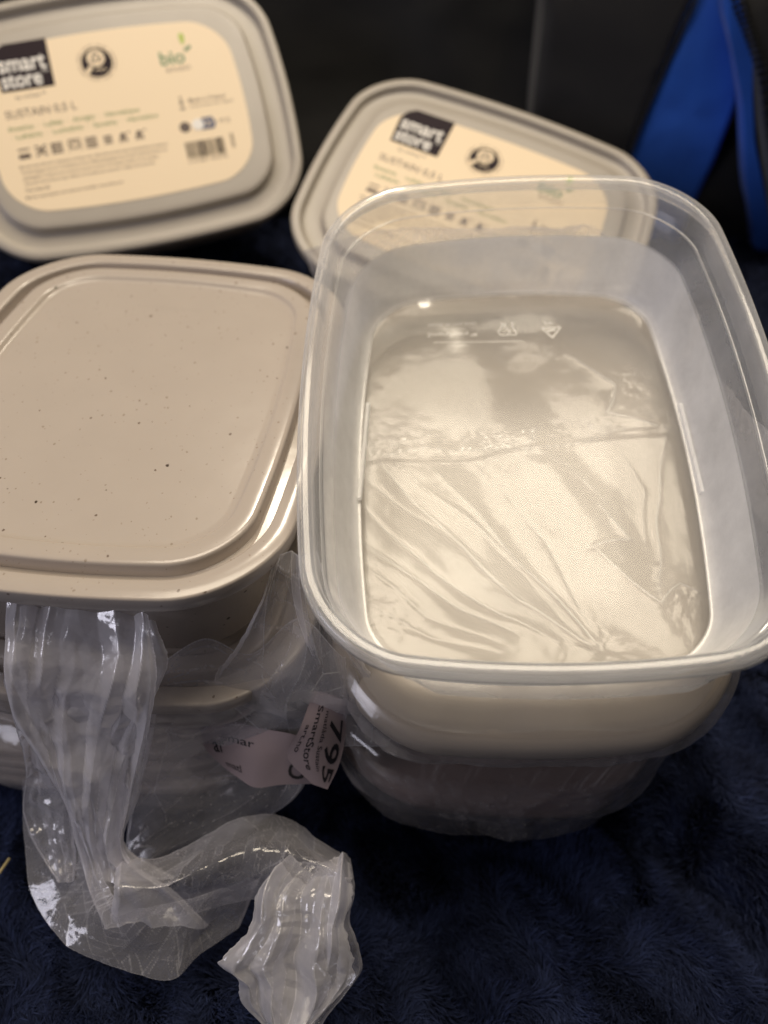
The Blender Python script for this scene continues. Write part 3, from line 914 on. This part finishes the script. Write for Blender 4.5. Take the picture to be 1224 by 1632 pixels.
# ------------------------------------------------------------------ clear box
def build_clear_box():
    t = empty("clear_box", F_CLEAR)
    tag(t, "empty clear plastic box without a lid, tilted on top of the right stack", "plastic box")
    a, b, r, bow = 1.0, 1.343, .385, .105
    inner = [(.235, -.662), (.222, -.6635), (.214, -.668), (.200, -.668), (.185, -.657), (.172, -.632), (.163, -.59), (.118, -.32), (.094, -.185), (.091, -.163), (.087, -.153), (.076, -.150), (.066, -.146), (.060, -.018), (.055, -.005)]
    rim = [(.046, .001), (.012, .001), (.003, -.004), (0, -.014), (0, -.085), (.004, -.091), (.013, -.091), (.017, -.085), (.018, -.030)]
    outer = [(.040, -.026), (.046, -.060), (.050, -.150), (.058, -.166), (.074, -.176), (.102, -.325), (.147, -.60), (.158, -.650), (.176, -.678), (.205, -.688), (.222, -.683), (.235, -.678)]
    prof = inner + rim + outer
    me = loft("box_shell", a, b, r, bow, prof, cap_start=True, cap_end=True, sharp=70)
    for m_ in (M_PP, M_PPF, M_RIM, M_FLOOR, M_BEAD): me.materials.append(m_)
    for i, p in enumerate(me.polygons):
        k = i // NR
        if k < len(prof) - 1:
            zz = (prof[k][1] + prof[k + 1][1]) / 2
            ii = (prof[k][0] + prof[k + 1][0]) / 2
            if zz > -.115 and ii < .05: p.material_index = 2
            if -.69 < zz < -.27 and .09 < ii < .212: p.material_index = 1
            if ii > .21 and zz < -.64: p.material_index = 3
            if (-.158 < zz < -.148 and ii > .075) or (zz < -.66 and .20 < ii < .218 and k < 14): p.material_index = 4
        else:
            p.material_index = 3
    link("box_shell", me, [], t)
    # grip tab under the near rim
    V, Fc = [], []
    nx = 60
    for i in range(nx):
        s = i / (nx - 1)
        x = -.62 + 1.24 * s
        e = min(1, min(s, 1 - s) / .12)
        e = e * e * (3 - 2 * e)
        y = -(1.343 + bow * (1 - x * x))
        for oy, oz in ((.0, -.080), (-.012 * e, -.095), (-.030 * e, -.100 - .07 * e), (-.018 * e, -.104 - .07 * e), (.004, -.098 - .0 * e), (.014, -.084)):
            V.append((x * U, (y + oy) * U, oz * U))
    for i in range(nx - 1):
        for j in range(6):
            j2 = (j + 1) % 6
            Fc.append((i * 6 + j, i * 6 + j2, (i + 1) * 6 + j2, (i + 1) * 6 + j))
    Fc += [tuple(range(6)), tuple(range((nx - 1) * 6, nx * 6))[::-1]]
    link("grip_tab", mesh_of("grip_tab", V, Fc, True, 60), M_PP, t)
    # stacking ridges along both sides of the floor
    for x0, x1, y0, y1 in ((-.0497, -.0517, .0216, -.0144), (.0528, .0533, .0177, -.0151)):
        V = []
        for (xa, ya) in ((x0, y0), (x1, y1)):
            for ox, oz in ((-.0007, 0), (-.0005, .0016), (.0005, .0016), (.0007, 0)):
                V.append((xa * .97 + ox, ya, -.664 * U + oz))
        Fc = [(0, 1, 5, 4), (1, 2, 6, 5), (2, 3, 7, 6), (0, 3, 2, 1), (4, 5, 6, 7)]
        link("stacking_ridge", mesh_of("stacking_ridge", V, Fc, False), M_PPF, t)
    # moulded marks under the floor, so mirrored from above
    z = -.660 * U
    text("SmartStore\u2122", -.0197, .0512, .0170, -.0022, M_EMB, t, z, .01, 'moulded_mark')
    text("by Orthex", -.0185, .0535, .0070, -.0010, M_EMB, t, z, .0, 'moulded_mark')
    text("MADE IN FINLAND", -.0195, .0560, .0165, -.0014, M_EMB, t, z, .0, 'moulded_mark')
    # cup and fork
    x, y = -.001, .0520
    P = [seg((x - .003, y), (x - .0022, y - .002), .0003), seg((x - .0022, y - .002), (x + .0004, y - .002), .0003), seg((x + .0004, y - .002), (x + .0012, y), .0003), seg((x + .0012, y), (x - .0009, y + .0018), .0003), seg((x - .0009, y + .0018), (x - .003, y), .0003),
         seg((x - .002, y + .0038), (x + .0002, y + .0018), .0003), seg((x + .0002, y + .0038), (x - .002, y + .0018), .0003),
         seg((x + .0022, y + .004), (x + .0022, y + .001), .0003), seg((x + .0022, y + .001), (x + .0034, y - .001), .0003), seg((x + .0034, y - .001), (x + .003, y - .002), .0003), seg((x + .003, y - .002), (x + .0008, y - .002), .0003)]
    multi_flat('moulded_mark', P, M_EMB, t, z)
    x, y = .0142, .0505
    P = [seg((x - .0032, y + .0022), (x + .0032, y + .0022), .0005), seg((x + .0032, y + .0022), (x, y - .0024), .0005), seg((x, y - .0024), (x - .0032, y + .0022), .0005), seg((x - .0014, y + .0008), (x + .0014, y + .0012), .0009)]
    multi_flat('moulded_mark', P, M_EMB, t, z)
    text("PP", x - .0005, y + .0046, .0030, -.0016, M_EMB, t, z, .0, 'moulded_mark')
    multi_flat('moulded_mark', [seg((-.026, .0478), (.004, .0470), .0002)], M_EMB, t, z)
    return t


build_clear_box()

# ------------------------------------------------------------------ films
RIDGES = [([(-.0520, -.0100), (-.0284, -.0363), (-.0094, -.0503), (.007, -.0589)], .0011, .0022),
          ([(-.0530, -.0220), (-.0357, -.0371), (-.0198, -.0483), (-.0046, -.0565)], .0010, .0020),
          ([(-.0450, .0030), (-.0226, -.0261), (-.0039, -.0466), (.0177, -.0612)], .0012, .0045),
          ([(-.0250, -.0020), (.0004, -.0369), (.0128, -.0526), (.0177, -.0612)], .0011, .0030),
          ([(-.0560, .0015), (-.0294, .0070), (-.0056, .0062), (.014, .0068), (.0520, .0150)], .0009, .0018),
          ([(.0227, -.0140), (.0303, -.0273), (.018, -.030)], .0010, .0030),
          ([(.0200, -.0300), (.0359, -.0474), (.0420, -.0420), (.047, -.045)], .0013, .0022),
          ([(.0359, -.0474), (.041, -.020), (.046, .010)], .0008, .0040),
          ([(.020, .045), (.034, .030), (.030, .018), (.048, .012)], .0012, .0040),
          ([(-.0520, -.0300), (-.0300, -.0500), (-.0100, -.0590)], .0006, .0014), ([(-.0530, .0000), (-.0300, -.0200), (-.0020, -.0460), (.0150, -.0600)], .0006, .0016),
          ([(-.0400, .0030), (-.0100, -.0260), (.0100, -.0480), (.0185, -.0610)], .0007, .0014), ([(-.0150, .0040), (.0060, -.0260), (.0185, -.0610)], .0005, .0020),
          ([(-.0500, .0120), (-.0350, .0095), (-.0200, .0150)], .0005, .0012), ([(-.0530, .0200), (-.0400, .0080)], .0006, .0012), ([(-.0480, .0220), (-.0430, .0080)], .0005, .0010),
          ([(.0050, .0070), (.0200, -.0050), (.0290, -.0200)], .0005, .0020), ([(.0300, .0120), (.0380, -.0100), (.0350, -.0300)], .0006, .0016), ([(-.0500, -.0450), (-.0300, -.0560), (-.0100, -.0620)], .0007, .0014)]


def ridge(x, y, pts, h, w):
    best = np.full(x.shape, 1e9)
    tt = np.zeros(x.shape)
    n = len(pts) - 1
    for k in range(n):
        p, q = np.array(pts[k]), np.array(pts[k + 1])
        d = q - p
        t = np.clip(((x - p[0]) * d[0] + (y - p[1]) * d[1]) / (d @ d), 0, 1)
        dd = np.hypot(x - p[0] - t * d[0], y - p[1] - t * d[1])
        m = dd < best
        best = np.where(m, dd, best)
        tt = np.where(m, (k + t) / n, tt)
    return h * np.exp(-best / w) * (.4 + .6 * np.sin(np.clip(tt, 0, 1) * math.pi * .9 + .15))


def build_right_bag():
    bag = empty("film_wrapper", F_C1)
    tag(bag, "tight creased clear film wrapper around the right stack under the clear box", "plastic film")
    # top sheet
    nx, ny = 280, 380
    hx, hy = .945, 1.40
    xs = np.linspace(-hx, hx, nx) * U
    ys = np.linspace(-hy, hy + .18, ny) * U
    X, Y = np.meshgrid(xs, ys)
    Yf = Y - .05 * U
    xw, yw = warp(X, Yf, 1, 90., .0016)
    xr, yr = warp(X, Yf, 1, 90., .0007)
    z = .0006 * crumple(X, Yf, 3, 40, 4, .42) + (.35 + .65 * smoothstep(.030, .008, Yf)) * .0010 * np.sin((xr * .75 + yr * .66) * 118 + 2.2 * np.sin(xr * 40) + .6) + .0006 * np.sin((xr - yr) * 70 + 1)
    # fine drawn creases running with the long folds
    z = z + .00018 * tri((xw + yw) * 150, (xw - yw) * 24, 5) * smoothstep(.01, -.01, Yf) + .00003 * crumple(xw, yw, 19, 180, 3, .55)
    # the overlapping film ends in a crisp step at the seal
    z = z + .0007 * smoothstep(-.0004, .0004, Yf - (.0060 + .10 * X + .0012 * np.sin(X * 90)))
    crest = np.zeros_like(z)
    for pts, h, w in RIDGES:
        rg = ridge(xr, yr, pts, h, w * .45)
        z = z + .5 * rg
        crest = np.maximum(crest, ridge(xr, yr, pts, 1., w * .16) * min(1, h / .0010))
    band = np.exp(-((yw - .0105 - .09 * xw) / .0055) ** 2)
    z = z + band * .0005 * crumple(xw * 1.6, yw * 1.2, 12, 190, 4, .6)
    for cx, cy, s in ((-.040, -.052, .010), (.043, -.048, .010), (.0175, -.0600, .007), (-.047, .012, .009), (.040, .030, .010)):
        r = np.hypot(xw - cx, yw - cy)
        th = np.arctan2(yw - cy, xw - cx)
        z = z + .0004 * np.exp(-(r / s) ** 2) * tri(th * 2.2 + cx * 900, r * 90, 7)
        z = z + .0004 * np.exp(-(r / s) ** 2) * crumple(xw, yw, 9, 330, 3, .6)
    q = (np.abs(X / (hx * U)) ** 4.5 + np.abs((Y - .09 * U) / ((hy + .09) * U)) ** 4.5)
    z = np.clip(z + .0018, .0, .0046) + .026 * U
    z = z - .0022 * smoothstep(.6, 1.0, q) * smoothstep(1.2 * U, .9 * U, Y)
    # behind the tub the loose end of the film stands up
    z = z + .02 * U * smoothstep(1.0 * U, 1.2 * U, Y) + .30 * U * smoothstep(1.32 * U, 1.62 * U, Y) ** 1.5
    G = np.stack([X, Y, z], -1)
    inside = q < 1.0
    Fc = [f for f in grid_faces(ny, nx) if inside.ravel()[f[0]] and inside.ravel()[f[2]]]
    me = mesh_of("wrapper_top", G.reshape(-1, 3), Fc)
    # the drawn folds are whitened along their crests, the gathered seal in a fine broken pattern
    crest = np.maximum(crest, .5 * band * np.clip(crumple(xw * 1.5, yw, 33, 170, 3, .6) * 2.2, 0, 1))
    at = me.attributes.new('crease', 'FLOAT', 'POINT')
    at.data.foreach_set('value', (crest * .9).astype(np.float32).ravel())
    link("wrapper_top", me, M_FILM_T, bag)
    # side film falls from the rim of the upper lid to the rim of the lower one and on to the fleece
    def ring(M, grow, z, a=.955, b=LA + .10):
        c = outline(a + grow, b + grow, LR + grow * .6, LB, 60, 34)
        M = np.array(M)
        P = np.column_stack([c * U, np.full(len(c), z * U), np.ones(len(c))])
        return (P @ M.T)[:, :3]
    keys = [ring(F_C1, -.06, .012), ring(F_C1, -.005, -.035), ring(F_C1, .014, -.11), ring(F_C1, .008, -.17), ring(F_C1, -.05, -.34), ring(F_C2, .03, .34, .90, LA - .08), ring(F_C2, .03, .02, .90, LA - .08), ring(F_C2, .03, -.12, .90, LA - .08), ring(F_C2, -.02, -.30, .90, LA - .08), ring(F_C2, -.05, -.54, .90, LA - .08)]
    G = catmull(np.array(keys), 130)
    N = normals(np.concatenate([G[:, -1:], G, G[:, :1]], 1))[:, 1:-1]
    cen = G.mean(axis=(0, 1))
    N = N * np.sign((N * (G - cen)).sum(2).mean())
    sarc = np.concatenate([[0], np.cumsum(np.linalg.norm(np.diff(G[60], axis=0), axis=1))])
    tot = sarc[-1]
    TH = np.broadcast_to(sarc[None, :], G.shape[:2])
    ZZ = G[..., 2]
    row = np.linspace(0, 1, len(G))[:, None]
    d = .0026 * crumple(TH, ZZ * .7, 21, 42, 4, .5) + .0012 * tri(TH * 40 + ZZ * 50, ZZ * 16, 4) + .0006
    d = d * smoothstep(.03, .30, row) + .0003
    blend = smoothstep(0, .04, sarc) * smoothstep(tot, tot - .04, sarc)
    d = d * blend[None, :] + .0006 * (1 - blend[None, :])
    G = G + N * np.maximum(d, -.0002)[..., None]
    Mi = np.array(F_C1.inverted())
    Gl = np.concatenate([G, np.ones(G.shape[:2] + (1,))], 2) @ Mi.T
    me = mesh_of("wrapper_side", Gl[..., :3].reshape(-1, 3), grid_faces(G.shape[0], G.shape[1], True))
    crease_attr(me, G, d, .8, True)
    link("wrapper_side", me, M_FILM_S, bag)
    # loose film standing up behind and beside the clear box
    o = film_sheet("loose_film", H, 70, 260, 23, M_FILM, bag, amp=.004, f0=60, along=.003, nf=5, cross=.001, curl=.001)
    o.matrix_parent_inverse = F_C1.inverted()
    return bag


build_right_bag()


def build_left_bag():
    bag = empty("film_bag", loc=(-.05, .10, .0))
    tag(bag, "crumpled torn clear polythene bag hanging from under the left lid onto the fleece", "plastic bag")
    inv = Matrix.Translation((-.05, .10, 0)).inverted()

    def S(name, key, nu, nv, seed, **kw):
        o = film_sheet(name, SHEETS[key], nu, nv, seed, kw.pop('mat', M_FILM), bag, **kw)
        o.matrix_parent_inverse = inv
        return o
    S("hanging_fold", 'A', 240, 130, 3, mat=M_HANG, oct_=3, gain=.42, amp=.0060, f0=44, along=.0062, nf=8, curl=.002)
    o2 = film_sheet("hanging_fold_behind", [[(p[0] + .0015 * math.sin(i * 2.1 + j), p[1] + .005, max(.002, p[2] - .002)) for j, p in enumerate(r)] for i, r in enumerate(SHEETS['A'][:8])], 200, 110, 14, M_HANG, bag, amp=.0055, f0=50, along=.0050, nf=7, curl=.001)
    o2.matrix_parent_inverse = inv
    o2.name = "hanging_fold"
    S("side_leaf", 'B', 160, 70, 5, amp=.0040, f0=110, along=.0025, nf=7, cross=.0020, curl=.0018)
    S("spread_sheet", 'C', 120, 260, 7, oct_=4, gain=.45, amp=.0040, f0=30, along=.0024, nf=8, curl=.0022, edge=.0009)
    S("rolled_arch", 'D', 90, 200, 9, oct_=4, gain=.45, amp=.0045, f0=32, along=.0026, nf=7, curl=.0018)
    S("crushed_end", 'E', 220, 150, 11, mat=M_HANG, oct_=4, gain=.5, amp=.0054, f0=46, along=.0085, nf=9, cross=.0015, curl=.0004, edge=.0014)
    o3 = film_sheet("crushed_end", [[(p[0] * .96 + .0005 * i, p[1] + .003, max(.002, p[2] - .006)) for j, p in enumerate(r)] for i, r in enumerate(SHEETS['E'])], 160, 100, 31, M_FILM, bag, oct_=4, gain=.6, amp=.0050, f0=46, along=.0065, nf=6, cross=.0018, curl=.001)
    o3.matrix_parent_inverse = inv
    S("bag_side", 'F', 140, 170, 13, amp=.0045, f0=30, along=.0026, nf=4, cross=.0012, curl=.001)
    S("gathered_web", 'G', 150, 150, 17, amp=.0048, f0=38, along=.0050, nf=5, cross=.0012, curl=.001)
    # film drawn round the lower container and the loose lids
    prof = [(.02, -.70), (-.03, -.74), (-.055, -.80), (-.05, -.92), (.02, -1.05), (.09, -1.25), (.10, -1.40), (.0, -1.50), (-.04, -1.60), (-.05, -1.85), (.0, -1.95)]
    P = catmull(np.array(prof), 80)
    rows = []
    for ins, zz in P:
        c = outline(1 - ins, LA - ins, max(.1, LR - ins * .75), LB, 50, 26)
        rows.append(np.column_stack([c * U, np.full(len(c), zz * U)]))
    G = np.array(rows)
    N = normals(np.concatenate([G[:, -1:], G, G[:, :1]], 1))[:, 1:-1]
    outward = np.sign((N[:, :, :2] * G[:, :, :2]).sum(2).mean())
    sarc = np.concatenate([[0], np.cumsum(np.linalg.norm(np.diff(G[30], axis=0), axis=1))])
    tot = sarc[-1]
    TH = np.broadcast_to(sarc[None, :], G.shape[:2]); ZZ = G[..., 2]
    d = .0024 * crumple(TH, ZZ, 41, 48, 4, .5) + .0016 * tri(TH * 45 + ZZ * 20, ZZ * 20, 4) + .0012
    blend = smoothstep(0, .04, sarc) * smoothstep(tot, tot - .04, sarc)
    d = d * blend[None, :] + .001 * (1 - blend[None, :])
    G = G + N * outward * np.maximum(d, -.0002)[..., None]
    me = mesh_of("bag_body", G.reshape(-1, 3), grid_faces(G.shape[0], G.shape[1], True))
    crease_attr(me, G, d, .8, True)
    o = link("bag_body", me, M_FILM_S)
    o.parent = bag
    o.matrix_parent_inverse = inv
    o.matrix_basis = F_LEFT
    # stiff folded-over lip that catches the light
    o = curve_mesh("folded_lip", [(-.0150, .1195, .0705), (-.0060, .1208, .0708), (-.0015, .1190, .0700), (-.0120, .1165, .0672), (-.0190, .1140, .0650)], .00018, M_EMB, bag, True)
    o.matrix_parent_inverse = inv

    # price sticker folded over a crease: two bent panels with their print laid on the bend
    def sticker(ctrl, tuck, prints, swap):
        C = np.array(ctrl) + tuck * np.array([0, .0026, -.0048])      # tucked behind the loose side film
        G = catmull(C, 60); G = np.swapaxes(catmull(np.swapaxes(G, 0, 1), 60), 0, 1)
        N = normals(G)
        if N[..., 2].mean() < 0: N = -N
        V = np.concatenate([G.reshape(-1, 3), (G + N * .00012).reshape(-1, 3)])
        n = 3600
        Fc = grid_faces(60, 60)
        Fc = [f[::-1] for f in Fc] + [tuple(q + n for q in f) for f in grid_faces(60, 60)]
        o = link("price_sticker", mesh_of("price_sticker", V, Fc), M_STICK, bag)
        o.matrix_parent_inverse = inv
        for s, u0, u1, v0, v1, bold in prints:
            t_ = text(s, 0, 0, u1 - u0, v1 - v0, M_BLACKINK, None, 0, bold)
            me = t_.data
            co = np.empty(len(me.vertices) * 3, np.float32); me.vertices.foreach_get('co', co); co = co.reshape(-1, 3)
            a = (u0 + u1) / 2 + co[:, 0] * t_.scale[0]
            c_ = (v0 + v1) / 2 + co[:, 1] * t_.scale[1]
            if swap: c_ = 1 - c_; a, c_ = c_, a
            fi = np.clip(a, 0, .999) * 59; fj = np.clip(c_, 0, .999) * 59
            i0, j0 = fi.astype(int), fj.astype(int); di, dj = (fi - i0)[:, None], (fj - j0)[:, None]
            Q = (G[i0, j0] * (1 - di) + G[np.minimum(i0 + 1, 59), j0] * di) * (1 - dj) + (G[i0, np.minimum(j0 + 1, 59)] * (1 - di) + G[np.minimum(i0 + 1, 59), np.minimum(j0 + 1, 59)] * di) * dj
            Q = Q + N[i0, j0] * .00022
            me.vertices.foreach_set('co', Q.astype(np.float32).ravel()); me.update()
            t_.scale = (1, 1, 1); t_.location = (0, 0, 0); t_.parent = o
        return o
    # rows run down the panel, columns from its left to its right border
    sticker(STICK_R, 0, [("795", .22, .93, .66, .93, .012), ("matl\u00e5da Sustain", .16, .80, .53, .61, .0), ("SmartStore", .12, .80, .30, .44, .004), ("art.no", .30, .60, .12, .20, 0)], False)
    sticker(STICK_L, .6, [("ar", .10, .22, .40, .62, .008), ("Smar", .20, .46, .62, .76, .004), ("matl", .16, .34, .14, .26, .0), ("O", .80, .97, .10, .42, .02)], True)
    return bag


# ------------------------------------------------------------------ backpack behind
def pillow(name, pts, y, bulge, thick, mat, parent, fold=0., seed=1):
    """Padded cloth panel standing up in the x-z plane with a rounded border."""
    P = np.array(pts, float)
    k = len(P)
    Pc = np.concatenate([P, P[:3]])
    Q = []
    for i in range(k):
        a, b = P[i], P[(i + 1) % k]
        for s in np.linspace(0, 1, 14)[:-1]: Q.append(a * (1 - s) + b * s)
    Q = np.array(Q)
    for _ in range(3): Q = (np.roll(Q, 1, 0) + Q * 2 + np.roll(Q, -1, 0)) / 4
    n = len(Q)
    c = P.mean(0)
    V, Fc = [], []
    lev = [(1.0, thick), (1.0, 0)] + [(s, -bulge * (1 - ((s - .80) / .20) ** 2) ** .5 if s > .8 else -bulge) for s in (.99, .97, .94, .90, .85, .80, .7, .56, .44, .32, .2, .1)]
    for s, dy in lev:
        q = c + (Q - c) * s
        f = fold * crumple(q[:, 0], q[:, 1], seed, 22, 3, .5) * (1 if s < .99 else 0) if fold else 0
        V.append(np.column_stack([q[:, 0], np.full(n, y + dy) + f, q[:, 1]]))
    V = np.concatenate(V)
    for r in range(len(lev) - 1):
        for i in range(n):
            j = (i + 1) % n
            Fc.append((r * n + i, r * n + j, (r + 1) * n + j, (r + 1) * n + i))
    Fc.append(tuple(range((len(lev) - 1) * n, len(lev) * n)))
    me = mesh_of(name, V, Fc, True, 80)
    return link(name, me, mat, parent)


def build_pack():
    t = empty("backpack", loc=(.05, .52, .03))
    tag(t, "large black and blue backpack standing on the fleece behind the boxes", "backpack")
    inv = Matrix.Translation((.05, .52, .03)).inverted()
    # body: a slumped black cloth wall with a real back
    xs = np.linspace(-.62, .52, 150); zs = np.linspace(.0, .33, 80)
    X, Z = np.meshgrid(xs, zs)
    y = .485 + .035 * (Z / .42) ** 2 + .010 * crumple(X * .5, Z * .5, 7, 20, 4, .5) + .010 * np.sin(X * 14 + 1) + .25 * np.clip(np.abs(X + .05) - .42, 0, 1) ** 1.2
    y = y - .016 * np.exp(-((X - .02) / .035) ** 2) - .02 * np.exp(-((Z - .06) / .03) ** 2)
    G = np.stack([X, y, Z], -1)
    nz, nx = G.shape[:2]
    back = G.copy(); back[..., 1] = .70 - .06 * (Z / .42)
    V = np.concatenate([G.reshape(-1, 3), back.reshape(-1, 3)])
    Fc = grid_faces(nz, nx)
    off = nz * nx
    Fc += [tuple(off + q for q in f[::-1]) for f in grid_faces(nz, nx)]
    border = [(0, j) for j in range(nx)] + [(i, nx - 1) for i in range(1, nz)] + [(nz - 1, j) for j in range(nx - 2, -1, -1)] + [(i, 0) for i in range(nz - 2, 0, -1)]
    for a, b in zip(border, border[1:] + border[:1]):
        ia, ib = a[0] * nx + a[1], b[0] * nx + b[1]
        Fc.append((ia, ib, off + ib, off + ia))
    o = link("pack_body", mesh_of("pack_body", V, Fc, True, 60), M_BAG); o.parent = t; o.matrix_parent_inverse = inv
    for nm, key, yy, bul, th, mt, fo in (("side_padding", 'grey', .464, .006, .03, M_GREY, .002), ("blue_panel", 'blue', .470, .006, .02, M_BLUECLOTH, .003),
                                         ("blue_strap", 'strip', .455, .004, .008, M_BLUECLOTH, .001), ("outer_flap", 'flap', .450, .012, .03, M_BAG, .003)):
        o = pillow(nm, PANELS[key], yy, bul, th, mt, t, fo, len(nm)); o.matrix_parent_inverse = inv
    # piping sewn along the edge of the blue cloth
    o = curve_mesh("piping", [(x, .461, z) for x, z in catmull(np.array(PANELS['blue'][8:] + PANELS['blue'][:1]), 14)], .0011, M_BAG, t); o.matrix_parent_inverse = inv
    # zip
    V, Fc = [], []
    Z = catmull(np.array(PANELS['zip']), 44)
    for i, (x, z) in enumerate(Z):
        s = .0016 if i % 2 else -.0016
        b = len(V)
        for dx in (-.0011, .0011):
            for dy in (-.0012, .0012):
                for dz in (-.0008, .0008): V.append((x + s + dx, .436 + dy, z + dz))
        Fc += [tuple(b + q for q in f) for f in ((0, 1, 3, 2), (4, 6, 7, 5), (0, 4, 5, 1), (2, 3, 7, 6), (0, 2, 6, 4), (1, 5, 7, 3))]
    o = link("zip_teeth", mesh_of("zip_teeth", V, Fc, False), M_ZIP, t); o.matrix_parent_inverse = inv
    o['kind'] = 'stuff'


build_pack()
build_left_bag()

# a bit of straw on the fleece at the picture's left edge
o = curve_mesh("straw", [(-.1178, .079, .001), (-.1155, .0835, .0025), (-.1148, .088, .001)], .0005, simple("straw_yellow", (.55, .45, .22), .6))
tag(o, "tiny curled bit of straw-coloured thread lying on the navy fleece", "thread")
